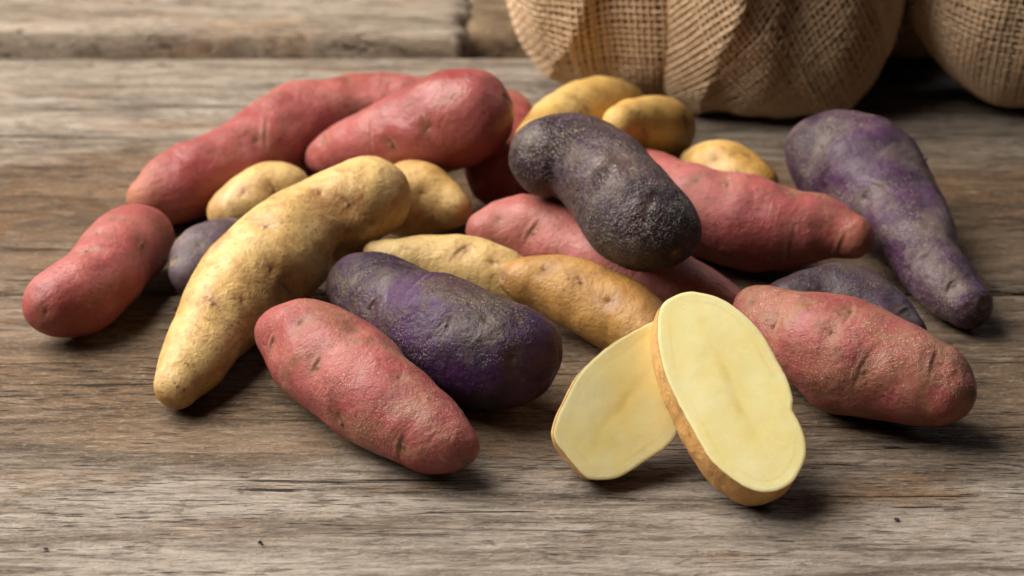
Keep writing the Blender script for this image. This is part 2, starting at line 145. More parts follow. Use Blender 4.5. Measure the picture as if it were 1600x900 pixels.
def mesh_from(name, v, quads, tris=None):
    me = bpy.data.meshes.new(name)
    v = np.asarray(v, np.float32); quads = np.asarray(quads, np.int32).reshape(-1, 4)
    tris = np.zeros((0, 3), np.int32) if tris is None else np.asarray(tris, np.int32).reshape(-1, 3)
    nl = quads.size+tris.size; nf = len(quads)+len(tris)
    me.vertices.add(len(v)); me.vertices.foreach_set('co', v.ravel())
    me.loops.add(nl); me.loops.foreach_set('vertex_index', np.concatenate([quads.ravel(), tris.ravel()]))
    me.polygons.add(nf)
    st = np.concatenate([np.arange(len(quads))*4, quads.size+np.arange(len(tris))*3]).astype(np.int32)
    me.polygons.foreach_set('loop_start', st)
    me.update(calc_edges=True); me.validate()
    me.polygons.foreach_set('use_smooth', np.ones(len(me.polygons), bool))
    return me

def attr(me, name, a):
    me.attributes.new(name, 'FLOAT', 'POINT').data.foreach_set('value', np.asarray(a, np.float32))

def link(name, me, mat=None, parent=None, loc=(0, 0, 0)):
    o = bpy.data.objects.new(name, me); col.objects.link(o); o.location = loc
    if mat is not None and me is not None: me.materials.append(mat)
    if parent is not None: o.parent = parent
    return o

def tag(o, label=None, cat=None, group=None, kind=None):
    for k, v in (('label', label), ('category', cat), ('group', group), ('kind', kind)):
        if v: o[k] = v
    return o

def grid_normals(G, wrap):
    du = np.gradient(G, axis=0)
    if wrap: dv = (np.roll(G, -1, 1)-np.roll(G, 1, 1))*.5
    else: dv = np.gradient(G, axis=1)
    n = np.cross(du, dv); return n/(np.linalg.norm(n, axis=-1, keepdims=True)+1e-12)

class NT:
    """tiny node-tree writer"""
    def __init__(s, name):
        s.m = bpy.data.materials.new(name); s.m.use_nodes = True; s.t = s.m.node_tree; s.n = s.t.nodes
        s.bsdf = s.n['Principled BSDF']
    def add(s, kind, **kw):
        nd = s.n.new(kind)
        for k, v in kw.items(): setattr(nd, k, v)
        return nd
    def put(s, sock, v):
        if isinstance(v, bpy.types.NodeSocket): s.t.links.new(v, sock)
        elif isinstance(v, (tuple, list)) and len(v) == 3 and sock.type == 'RGBA': sock.default_value = (*v, 1)
        else: sock.default_value = v
    def coord(s, scale=(1, 1, 1), loc=(0, 0, 0)):
        if not hasattr(s, 'tc'): s.tc = s.add('ShaderNodeTexCoord')
        mp = s.add('ShaderNodeMapping'); s.put(mp.inputs['Vector'], s.tc.outputs['Object'])
        mp.inputs['Scale'].default_value = scale; mp.inputs['Location'].default_value = loc
        return mp.outputs['Vector']
    def noise(s, scale, detail=4, rough=.55, vec=None, dist=0, seed=0):
        nd = s.add('ShaderNodeTexNoise')
        nd.inputs['Scale'].default_value = scale; nd.inputs['Detail'].default_value = detail
        nd.inputs['Roughness'].default_value = rough; nd.inputs['Distortion'].default_value = dist
        if seed:
            va = s.add('ShaderNodeVectorMath', operation='ADD'); s.put(va.inputs[0], vec if vec is not None else s.coord())
            va.inputs[1].default_value = (seed*1.37/scale*3, seed*.71/scale*3, seed*2.03/scale*3); vec = va.outputs[0]
        s.put(nd.inputs['Vector'], vec if vec is not None else s.coord())
        return nd.outputs['Fac']
    def voro(s, scale, vec=None, feature='F1', out='Distance', rnd=1):
        nd = s.add('ShaderNodeTexVoronoi', feature=feature); nd.inputs['Scale'].default_value = scale
        nd.inputs['Randomness'].default_value = rnd
        s.put(nd.inputs['Vector'], vec if vec is not None else s.coord())
        return nd.outputs[out]
    def ramp(s, fac, stops, interp='LINEAR'):
        nd = s.add('ShaderNodeValToRGB'); nd.color_ramp.interpolation = interp
        el = nd.color_ramp.elements
        while len(el) < len(stops): el.new(.5)
        for e, (p, c) in zip(el, stops):
            e.position = p; e.color = (*c, 1) if isinstance(c, (tuple, list)) else (c, c, c, 1)
        s.put(nd.inputs['Fac'], fac); return nd.outputs['Color']
    def rng(s, v, a, b, c=0, d=1):
        nd = s.add('ShaderNodeMapRange'); nd.clamp = True
        for i, x in zip(('Value', 'From Min', 'From Max', 'To Min', 'To Max'), (v, a, b, c, d)): s.put(nd.inputs[i], x)
        return nd.outputs['Result']
    def math(s, op, a, b=0.0):
        nd = s.add('ShaderNodeMath', operation=op); s.put(nd.inputs[0], a); s.put(nd.inputs[1], b); return nd.outputs[0]
    def mix(s, f, a, b, blend='MIX'):
        nd = s.add('ShaderNodeMix', data_type='RGBA', blend_type=blend)
        s.put(nd.inputs['Factor'], f); s.put(nd.inputs['A'], a) if False else None
        s.put(nd.inputs[6], a); s.put(nd.inputs[7], b); return nd.outputs[2]
    def attr(s, name):
        nd = s.add('ShaderNodeAttribute'); nd.attribute_name = name; return nd.outputs['Fac']
    def bump(s, h, strength, dist, prev=None):
        nd = s.add('ShaderNodeBump'); nd.inputs['Strength'].default_value = strength; nd.inputs['Distance'].default_value = dist
        s.put(nd.inputs['Height'], h)
        if prev is not None: s.put(nd.inputs['Normal'], prev)
        return nd.outputs['Normal']
    def out(s, color, rough, normal=None, spec=.5, sss=0, rad=None, coat=0):
        b = s.bsdf; s.put(b.inputs['Base Color'], color); s.put(b.inputs['Roughness'], rough)
        b.inputs['Specular IOR Level'].default_value = spec
        if normal is not None: s.put(b.inputs['Normal'], normal)
        if sss:
            b.inputs['Subsurface Weight'].default_value = sss; b.inputs['Subsurface Scale'].default_value = .001
            b.inputs['Subsurface Radius'].default_value = rad or (1, .5, .3)
        if coat: b.inputs['Coat Weight'].default_value = coat; b.inputs['Coat Roughness'].default_value = .25
        return s.m

# ------------------------------------------------------------------ materials
def skin_material(name, base, base2, patch, fleck, eye, seed, fleck_amt=.5, patch_amt=.5, rough=.42, flake=0.0, tip=None, bumpk=1.0, spec=.36):
    """potato skin: two tones, brown patches, tan flecks and netting, brown eyes"""
    t = NT(name); v = t.coord(loc=(seed*.37, seed*.11, seed*.23))
    big = t.noise(38, 3, .5, v, .4, seed)
    c = t.mix(t.rng(big, .36, .66), base, base2)
    mid = t.noise(150, 5, .6, v, .3, seed+3)
    c = t.mix(t.math('MULTIPLY', t.rng(mid, .48, .72), .55), c, tuple(x*.62 for x in base))
    pt = t.noise(55, 6, .68, v, .8, seed+7)
    pm = t.math('MULTIPLY', t.rng(pt, .57-.14*patch_amt, .72-.12*patch_amt), .85*min(1, patch_amt*1.4))
    c = t.mix(pm, c, patch)
    dirt = t.noise(110, 6, .72, v, 1.2, seed+37); c = t.mix(t.math('MULTIPLY', t.rng(dirt, .54, .70), .62), c, tuple(x*.55 for x in patch))
    if tip: c = t.mix(t.math('MULTIPLY', t.rng(t.math('ADD', t.attr('tip'), t.math('MULTIPLY', t.math('SUBTRACT', mid, .5), .5)), .45, 1.0), .7), c, tip)
    # tan flecks: short torn threads of skin, lying in three directions
    f1 = t.noise(900, 2, .6, v, 1.2, seed+11); f2 = t.noise(62, 5, .7, v, .9, seed+13)
    def dashes(rot, sc_, off, thr):
        mp = t.add('ShaderNodeMapping'); t.put(mp.inputs['Vector'], v); mp.inputs['Rotation'].default_value = rot; mp.inputs['Scale'].default_value = sc_; mp.inputs['Location'].default_value = (off, off*.7, off*1.3)
        wv = t.add('ShaderNodeVectorMath', operation='ADD'); ns = t.add('ShaderNodeTexNoise'); ns.inputs['Scale'].default_value = .8; ns.inputs['Detail'].default_value = 2; t.put(ns.inputs['Vector'], mp.outputs[0])
        sv = t.add('ShaderNodeVectorMath', operation='SCALE'); t.put(sv.inputs[0], ns.outputs['Color']); sv.inputs['Scale'].default_value = 1.3
        t.put(wv.inputs[0], mp.outputs[0]); t.put(wv.inputs[1], sv.outputs[0])
        return t.rng(t.voro(1.0, wv.outputs[0]), thr, thr*.55)
    fm = t.math('MAXIMUM', dashes((.3, .5, .2), (420, 1500, 1300), seed, .28), dashes((1.2, .3, 1.1), (1400, 450, 1300), seed+3, .28))
    fm = t.math('MAXIMUM', fm, dashes((.5, 1.3, 2.0), (1300, 1500, 430), seed+6, .26))
    fm = t.math('MULTIPLY', fm, t.rng(f2, .64-.24*fleck_amt, .78-.18*fleck_amt))
    c = t.mix(t.math('MULTIPLY', fm, .45+.3*fleck_amt), c, fleck)
    c = t.mix(t.math('MULTIPLY', t.attr('brow'), .22), c, fleck)
    # dark pin pricks
    d1 = t.voro(300, v); dm = t.math('MULTIPLY', t.rng(d1, .20, .09), t.rng(t.noise(75, 3, .6, v, 0, seed+17), .47, .60))
    c = t.mix(t.math('MULTIPLY', dm, .7), c, eye)
    c = t.mix(t.math('MULTIPLY', t.attr('halo'), t.rng(mid, .3, .6, .25, .8)), c, tuple(x*.8 for x in patch))
    sc2 = t.noise(1, 3, .6, t.coord((200, 800, 600), (seed*.9, seed*.2, seed*.5)), 1.8, seed+47)
    c = t.mix(t.math('MULTIPLY', t.rng(sc2, .645, .68), .6), c, tuple(x*.5 for x in patch))
    c = t.mix(t.math('MULTIPLY', t.attr('eye'), .85), c, eye)
    c = t.mix(t.math('MULTIPLY', t.attr('scar'), .9), c, t.mix(f1, (.05, .03, .018), (.36, .23, .13)))
    # relief
    fine = t.noise(1100, 3, .65, v, .6, seed+19); wr = t.noise(420, 4, .6, v, .9, seed+23); lump = t.noise(160, 3, .5, v, 0, seed+29)
    zone_ = t.rng(t.noise(48, 4, .65, v, .8, seed+41), .38, .62)          # scuffed or smooth
    scr = t.noise(1, 4, .6, t.coord((260, 900, 700), (seed, seed*.3, seed*.6)), 1.5, seed+43)   # scratches
    h = t.math('ADD', t.math('MULTIPLY', t.math('ADD', t.math('MULTIPLY', fine, .30), t.math('MULTIPLY', wr, .62)), t.rng(zone_, 0, 1, .35, 1.25)), t.math('MULTIPLY', lump, .6))
    h = t.math('ADD', h, t.math('MULTIPLY', t.rng(scr, .60, .66), t.math('MULTIPLY', zone_, -.10)))
    h = t.math('ADD', h, t.math('MULTIPLY', fm, .22))
    if flake:
        dv = t.add('ShaderNodeVectorMath', operation='ADD'); dn = t.add('ShaderNodeTexNoise'); dn.inputs['Scale'].default_value = 600; t.put(dn.inputs['Vector'], v)
        ds = t.add('ShaderNodeVectorMath', operation='SCALE'); t.put(ds.inputs[0], dn.outputs['Color']); ds.inputs['Scale'].default_value = .0012; t.put(dv.inputs[0], v); t.put(dv.inputs[1], ds.outputs[0])
        vv = t.voro(760, dv.outputs[0], 'DISTANCE_TO_EDGE'); cr = t.rng(vv, 0, .12)
        zone = t.rng(t.noise(60, 3, .5, v, 0, seed+31), .50, .66)
        h = t.math('ADD', h, t.math('MULTIPLY', t.math('MULTIPLY', cr, zone), flake))
    n = t.bump(h, .55*bumpk, .0011)
    r = t.math('ADD', t.rng(zone_, 0, 1, rough-.05, rough+.20), t.math('MULTIPLY', fm, .2))
    return t.out(c, r, n, spec, 0)

RED = dict(base=(.26, .050, .048), base2=(.37, .105, .092), patch=(.27, .125, .070), fleck=(.55, .36, .26), eye=(.11, .035, .022))
YEL = dict(base=(.51, .305, .100), base2=(.60, .415, .165), patch=(.33, .155, .055), fleck=(.66, .47, .24), eye=(.14, .07, .03))
PUR = dict(spec=.24, base=(.030, .017, .034), base2=(.070, .026, .085), patch=(.105, .072, .052), fleck=(.33, .25, .17), eye=(.022, .013, .02))

def wood_material(name, light, midc, dark, stain, seed, bands=None):
    """weathered plank: grain runs along x"""
    t = NT(name); L = (seed*.31, seed*.17, 0)
    wob = t.noise(1, 3, .5, t.coord((9, 30, 9), L), 0, seed)
    a = t.noise(1, 7, .66, t.coord((13, 125, 60), L), .9, seed+1)       # broad grain
    b = t.noise(1, 6, .70, t.coord((100, 800, 250), L), .5, seed+2)     # fibres
    b2 = t.noise(1, 5, .65, t.coord((75, 240, 110), L), 1.3, seed+6)     # ridges
    p = t.noise(1, 5, .6, t.coord((13, 34, 20), L), .8, seed+3)        # stains
    g = t.noise(1, 4, .7, t.coord((600, 1150, 800), L), .3, seed+4)    # fuzz
    k = t.noise(1, 5, .6, t.coord((16, 430, 100), L), 1.1, seed+5)     # cracks
    c = t.ramp(a, [(.28, dark), (.42, midc), (.54, light), (.70, tuple(min(1, x*1.22) for x in light))])
    if bands:      # brown and bleached zones along the board
        sx = t.add('ShaderNodeSeparateXYZ'); t.put(sx.inputs[0], t.coord())
        y = t.math('ADD', sx.outputs[1], t.math('MULTIPLY', t.math('SUBTRACT', p, .5), .10))
        y = t.math('ADD', y, t.math('MULTIPLY', t.math('SUBTRACT', a, .5), .03))
        lo, hi, stops = bands
        m = t.ramp(t.rng(y, lo, hi), stops)
        br = t.ramp(a, [(.26, (.040, .026, .016)), (.43, stain), (.62, tuple(x*1.5 for x in stain))])
        c = t.mix(m, c, br)
    c = t.mix(t.rng(p, .54, .70, 0, .6), c, (stain[0]*1.9, stain[1]*1.75, stain[2]*1.6))
    p2 = t.noise(1, 6, .68, t.coord((7, 48, 20), L), 1.2, seed+9)
    c = t.mix(t.rng(p2, .54, .68, 0, .72), c, tuple(x*.30 for x in stain))
    c = t.mix(t.rng(b2, .46, .32, 0, .7), c, tuple(x*.35 for x in midc))
    c = t.mix(t.rng(b2, .56, .70, 0, .35), c, tuple(min(1, x*1.2) for x in light))
    c = t.mix(t.rng(b, .50, .32, 0, .75), c, tuple(x*.28 for x in midc))
    c = t.mix(t.rng(b, .56, .72, 0, .35), c, tuple(min(1, x*1.25) for x in light))
    c = t.mix(t.rng(g, .55, .72, 0, .42), c, tuple(min(1, x*1.4) for x in light))
    c = t.mix(t.rng(g, .44, .30, 0, .5), c, tuple(x*.35 for x in midc))
    crack = t.math('MULTIPLY', t.rng(k, .39, .345), t.rng(wob, .36, .50))
    wd = t.add('ShaderNodeVectorMath', operation='ADD'); wn = t.add('ShaderNodeTexNoise'); wn.inputs['Scale'].default_value = 1.0; vv = t.coord((95, 950, 300), L); t.put(wn.inputs['Vector'], vv)
    t.put(wd.inputs[0], vv); t.put(wd.inputs[1], wn.outputs['Color'])
    dash = t.math('MULTIPLY', t.rng(t.voro(1.0, wd.outputs[0]), .30, .16), t.rng(t.noise(1, 3, .6, t.coord((20, 60, 20), L), .5, seed+15), .46, .56))
    crack = t.math('MAXIMUM', crack, t.math('MULTIPLY', dash, .8))
    c = t.mix(t.math('MULTIPLY', crack, .9), c, (.020, .013, .009))
    h = t.math('ADD', t.math('ADD', t.math('MULTIPLY', a, .4), t.math('MULTIPLY', b2, .5)), t.math('ADD', t.math('MULTIPLY', b, .55), t.math('MULTIPLY', g, .34)))
    h = t.math('SUBTRACT', h, t.math('MULTIPLY', crack, .5))
    return t.out(c, t.rng(a, .3, .7, .65, .85), t.bump(h, 1.0, .0021), .20)

GREY = ((.37, .315, .26), (.235, .185, .142), (.070, .048, .034), (.130, .077, .038))
# ------------------------------------------------------------------ the table
table = bpy.data.objects.new('table_top', None); col.objects.link(table)
tag(table, 'weathered grey and brown plank table top under the potatoes', kind='structure')

def plank(x0, x1, y0, y1, z, thick, mat, seed, sk=0.0, dx=.0030, dy=.0009, end_rag=0.0, zt=0.0, edge=.0016):
    """board with worn edges and raised grain; sk = how far its front edge runs out of line, zt = lift of the left end"""
    nx, ny = int((x1-x0)/dx)+1, int((y1-y0)/dy)+1
    X, Y = np.meshgrid(np.linspace(0, 1, nx), np.linspace(0, 1, ny), indexing='ij')
    px = x0+X*(x1-x0); fy = sk*X
    wav = noise3(np.stack([px[:, 0]*30, px[:, 0]*0+seed, px[:, 0]*0], 1), seed)*.0012+noise3(np.stack([px[:, 0]*140, px[:, 0]*0+seed, px[:, 0]*0], 1), seed+5)*.0004
    py = y0+fy+wav[:, None]*(1-Y)**6+Y*(y1-y0-fy)
    if end_rag:
        rag = noise3(np.stack([py.ravel()*160, py.ravel()*0+seed, py.ravel()*0], 1), seed+9).reshape(py.shape)
        px = px+end_rag*rag*(X > .97)*(X-.97)/.03
    q = np.stack([px.ravel()*12, py.ravel()*260, np.full(px.size, seed*1.7)], 1)
    d = fbm(q, 3, seed).reshape(px.shape)*.00022
    q2 = np.stack([px.ravel()*9, py.ravel()*90, np.full(px.size, seed*2.7)], 1)
    d += np.minimum(0, fbm(q2, 3, seed+3).reshape(px.shape)+.1)*.0006
    q3 = np.stack([px.ravel()*60, py.ravel()*420, np.full(px.size, seed*3.1)], 1)
    d += np.minimum(0, fbm(q3, 2, seed+6).reshape(px.shape)-.05)*.00035
    e = np.minimum(py-(y0+fy+wav[:, None]*(1-Y)**6), y1-py); e = np.minimum(e, np.minimum(X, 1-X)*(x1-x0))
    d -= edge*np.clip(1-e/.004, 0, 1)**2.2
    Z = z+d-.00025+zt*(1-X)
    top = np.stack([px, py, Z], -1)
    # skirt: front, back, ends
    idx = np.arange(nx*ny).reshape(nx, ny); V = [top.reshape(-1, 3)]; Q = [np.stack([idx[:-1, :-1], idx[1:, :-1], idx[1:, 1:], idx[:-1, 1:]], -1).reshape(-1, 4)]
    n0 = nx*ny
    loop = np.concatenate([idx[:, 0], idx[-1, 1:], idx[-2::-1, -1], idx[0, -2:0:-1]]); m = len(loop)
    P = top.reshape(-1, 3)[loop]; prev = loop
    steps = 5
    for s in range(1, steps+1):
        f = s/steps; R = P.copy(); R[:, 2] = P[:, 2]*(1-f)+(z-thick)*f
        R[:, 1] += .0006*noise3(np.stack([R[:, 0]*60, R[:, 2]*500, R[:, 1]*60], 1), seed+11)
        cur = n0+np.arange(m); n0 += m; V.append(R)
        Q.append(np.stack([prev, cur, np.roll(cur, -1), np.roll(prev, -1)], -1)); prev = cur
    return link('plank', mesh_from('plank', np.concatenate(V), np.concatenate(Q)), mat, table)

w_front = wood_material('weathered_wood_front', *GREY, seed=3, bands=(-.17, 0.0, [(0, .0), (.30, .02), (.44, .75), (.62, .95), (.80, .75), (1, .6)]))
w_mid = wood_material('weathered_wood_middle', (.37, .31, .25), (.235, .185, .14), (.060, .040, .027), (.125, .070, .033), seed=8, bands=(0, .21, [(0, .7), (.30, 1.0), (.46, .85), (.56, .10), (.8, .0), (1, .15)]))
w_back = wood_material('weathered_wood_raised', (.38, .31, .24), (.27, .205, .15), (.085, .058, .04), (.26, .17, .095), seed=14)
w_low = wood_material('weathered_wood_brown', (.30, .21, .13), (.20, .125, .07), (.07, .045, .03), (.22, .12, .05), seed=21)
plank(-.36, .36, -.40, -.0026, 0, .022, w_front, 3)
plank(-.36, .40, -.0006, .2185, 0, .022, w_mid, 8)
plank(-.50, -.0218, .2225, .42, .0098, .030, w_back, 14, sk=-.004, end_rag=.010, zt=.006, edge=.0026)
plank(-.0210, .030, .2330, .42, .0060, .030, w_low, 21, edge=.0030)
plank(.0315, .50, .2205, .42, -.001, .022, w_low, 27)

def pit(x, y, r, seed):
    u = np.linspace(0, 2*np.pi, 13)[:-1]; rr = r*(1+.3*noise3(np.stack([np.cos(u)*1.3, np.sin(u)*1.3, u*0+seed], 1), seed))
    ring = np.stack([x+rr*np.cos(u)*1.35, y+rr*np.sin(u), u*0+.00012], 1); mid = np.stack([x+rr*.55*np.cos(u), y+rr*.5*np.sin(u), u*0+.0004*(1+.4*np.sin(u*2+seed))], 1)
    V = np.concatenate([ring, mid, [[x, y, .0005]]]); i = np.arange(12)
    Q = np.stack([i, (i+1) % 12, 12+(i+1) % 12, 12+i], 1); T = np.stack([12+i, 12+(i+1) % 12, i*0+24], 1)
    return link('dirt_crumb', mesh_from('dirt_crumb', V, Q, T), m_dirt, table)
dt = NT('black_dirt'); m_dirt = dt.out(dt.ramp(dt.noise(2500, 2), [(.4, (.006, .005, .004)), (.7, (.03, .02, .014))]), .8)
for i, (x, y, r) in enumerate(PITS): pit(x, y, r, i)

# ------------------------------------------------------------------ the burlap sack
def yarn_material(name, c1, c2, c3):
    t = NT(name); v = t.coord(); n = t.noise(1500, 3, .6, v); s = t.attr('shade'); b = t.noise(300, 3, .6, v)
    c = t.mix(s, c1, c2); c = t.mix(t.rng(n, .5, .7, 0, .55), c, c3); c = t.mix(t.rng(b, .5, .3, 0, .4), c, tuple(x*.55 for x in c1))
    return t.out(c, .85, t.bump(t.math('ADD', n, t.math('MULTIPLY', b, .5)), .8, .0005), .15)
m_yarn = yarn_material('burlap_yarn', (.56, .375, .225), (.68, .49, .315), (.78, .64, .47))
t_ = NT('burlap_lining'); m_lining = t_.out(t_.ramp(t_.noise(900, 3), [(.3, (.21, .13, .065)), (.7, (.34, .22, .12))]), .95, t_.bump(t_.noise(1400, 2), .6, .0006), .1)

def lobe(sack, cen, rad, rot, pitch, p_exp, yrad, seed, tilt=0.0, span=1.9, flat=1.0, creases=()):
    """one bulging fold of the sack: lining + woven yarns"""
    cen = np.array(cen); rad = np.array(rad); size = (rad[0]+rad[2])/2
    def surf(a, b):           # cloth coordinates (metres along the cloth) -> point
        r = np.hypot(a, b)+1e-9; psi = np.minimum(r/size, 2.9); ca, sa = a/r, b/r
        k = (np.abs(ca)**p_exp+np.abs(sa)**p_exp)**(-1/p_exp); k = 1+(k-1)*np.clip(np.sin(np.minimum(psi, np.pi/2)), 0, 1)**2
        x = np.sin(psi)*ca*k; z = np.sin(psi)*sa*k; cy_ = np.cos(psi); y = -np.sign(cy_)*np.abs(cy_)**flat
        q = np.stack([a*22+seed, b*22, a*0+seed*3], -1).reshape(-1, 3)
        wr = noise3(q*np.array([1.3, .45, 1]), seed).reshape(a.shape)*.0065+noise3(q*np.array([2.6, 1.2, 1])+5, seed+2).reshape(a.shape)*.0020
        for (ca_, sa_, off, dep, wid) in creases:      # sharp folds in the cloth
            tt = (a*ca_+b*sa_-off+noise3(np.stack([a*40, b*40, a*0], -1).reshape(-1, 3), seed+8).reshape(a.shape)*.003)/wid
            wr = wr+dep*np.where(tt < 0, np.exp(tt*1.0), np.exp(-tt*2.2))
        P = np.stack([x*rad[0], y*rad[1]+wr, z*rad[2]+wr*.3], -1)
        if tilt: P[..., 0] += tilt*P[..., 2]
        P = P+cen
        P[..., 2] = np.where(P[..., 2] < .003, .003-.0022*(1-np.exp((P[..., 2]-.003)/.0022)), P[..., 2])
        return P
    def nrm(a, b, e=.0006):
        n = np.cross(surf(a+e, b)-surf(a-e, b), surf(a, b+e)-surf(a, b-e)); return n/(np.linalg.norm(n, axis=-1, keepdims=True)+1e-12)
    # lining
    m = 70; A, B = np.meshgrid(np.linspace(-span, span, m)*size, np.linspace(-span, span, m)*size, indexing='ij')
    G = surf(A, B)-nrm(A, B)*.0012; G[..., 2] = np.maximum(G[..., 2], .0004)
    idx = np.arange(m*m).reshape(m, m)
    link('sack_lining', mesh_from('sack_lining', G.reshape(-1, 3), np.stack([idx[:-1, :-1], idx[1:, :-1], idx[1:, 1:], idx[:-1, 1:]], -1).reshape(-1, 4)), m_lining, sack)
    # yarns
    n = int(span*size/pitch); cr, sr = math.cos(rot), math.sin(rot); V, Q, S = [], [], []; base = 0; r_ = np.random.default_rng(seed)
    for d in (0, 1):
        for i in range(-n, n+1):
            s = np.arange(-n*pitch, n*pitch+1e-9, pitch/2.0)
            off = i*pitch+noise3(np.stack([s*60, s*0+i*7.3, s*0+d*31+seed], 1), seed+4)*.22*pitch+r_.normal()*.10*pitch
            u, w = (s, off) if d == 0 else (off, s)
            a = u*cr-w*sr; b = u*sr+w*cr
            keep = (np.hypot(a, b) < span*size)
            if keep.sum() < 6: continue
            a, b, s = a[keep], b[keep], s[keep]
            ph = np.cos(np.pi*(s/pitch+i+d)); P = surf(a, b); N = nrm(a, b)
            vis = (P[:, 2] < .105) & (P[:, 1] < cen[1]+.03)
            if vis.sum() < 4: continue
            f, l = np.where(vis)[0][[0, -1]]; P, N, ph, s = P[f:l+1], N[f:l+1], ph[f:l+1], s[f:l+1]
            P = P+N*(ph*.42*yrad*1.1)[:, None]; P[:, 2] = np.maximum(P[:, 2], .0006)
            T = np.gradient(P, axis=0); T /= np.linalg.norm(T, axis=1, keepdims=True)+1e-12; Bn = np.cross(T, N)
            rr = yrad*(1+.28*noise3(np.stack([s*330, s*0+i*3.1, s*0+d*9+seed], 1), seed+6)+.12*r_.normal())
            k = 6; th = np.arange(k)/k*2*np.pi
            R = P[:, None]+(Bn[:, None]*np.cos(th)[None, :, None]*1.15+N[:, None]*np.sin(th)[None, :, None]*.8)*rr[:, None, None]
            m_ = len(P); id_ = base+np.arange(m_*k).reshape(m_, k)
            Q.append(np.stack([id_[:-1], id_[1:], np.roll(id_[1:], -1, 1), np.roll(id_[:-1], -1, 1)], -1).reshape(-1, 4))
            V.append(R.reshape(-1, 3)); S.append(np.full(m_*k, r_.uniform(0, 1))); base += m_*k
    me = mesh_from('burlap_weave', np.concatenate(V), np.concatenate(Q)); attr(me, 'shade', np.concatenate(S))
    tag(link('burlap_weave', me, m_yarn, sack), kind='stuff')

sack = bpy.data.objects.new('burlap_sack', None); col.objects.link(sack); sack.location = (0, 0, 0)
tag(sack, 'tan burlap sack with coarse open weave standing in bulging folds behind the potatoes', 'sack')
for a in LOBES: lobe(sack, *a[0], **a[1])

def fibre(p0, p1, seed, r=.00013, bend=.003):
    t = np.linspace(0, 1, 24)[:, None]; p0, p1 = np.array(p0), np.array(p1)
    w = np.stack([noise3(np.stack([t[:, 0]*3, t[:, 0]*0+seed, t[:, 0]*0+k*9], 1), seed+k) for k in range(3)], 1)
    P = p0*(1-t)+p1*t+w*bend*np.sin(np.pi*t); T = np.gradient(P, axis=0); N = np.cross(T, [0, .3, 1.]); N /= np.linalg.norm(N, axis=1, keepdims=True); B = np.cross(T, N); B /= np.linalg.norm(B, axis=1, keepdims=True)
    th = np.arange(4)/4*2*np.pi; R = P[:, None]+(N[:, None]*np.cos(th)[None, :, None]+B[:, None]*np.sin(th)[None, :, None])*r
    i = np.arange(24*4).reshape(24, 4); me = mesh_from('loose_thread', R.reshape(-1, 3), np.stack([i[:-1], i[1:], np.roll(i[1:], -1, 1), np.roll(i[:-1], -1, 1)], -1).reshape(-1, 4)); attr(me, 'shade', np.full(96, .8))
    return link('loose_thread', me, m_yarn, sack)
for i, (a, b) in enumerate(THREADS): fibre(a, b, i+3)

# ------------------------------------------------------------------ potatoes
_ico = None
def unit_ball():
    global _ico
    if _ico is None:
        import bmesh
        bm = bmesh.new(); bmesh.ops.create_icosphere(bm, subdivisions=4, radius=1.0)
        bm.verts.ensure_lookup_table()
        _ico = (np.array([v.co[:] for v in bm.verts]), np.array([[v.index for v in f.verts] for f in bm.faces])); bm.free()
    return _ico

def smooth_dense(a, n):
    """resample a polyline of balls with a little smoothing"""
    t = np.linspace(0, 1, len(a)); tq = np.linspace(0, 1, n)
    return np.stack([np.interp(tq, t, a[:, i]) for i in range(a.shape[1])], 1)

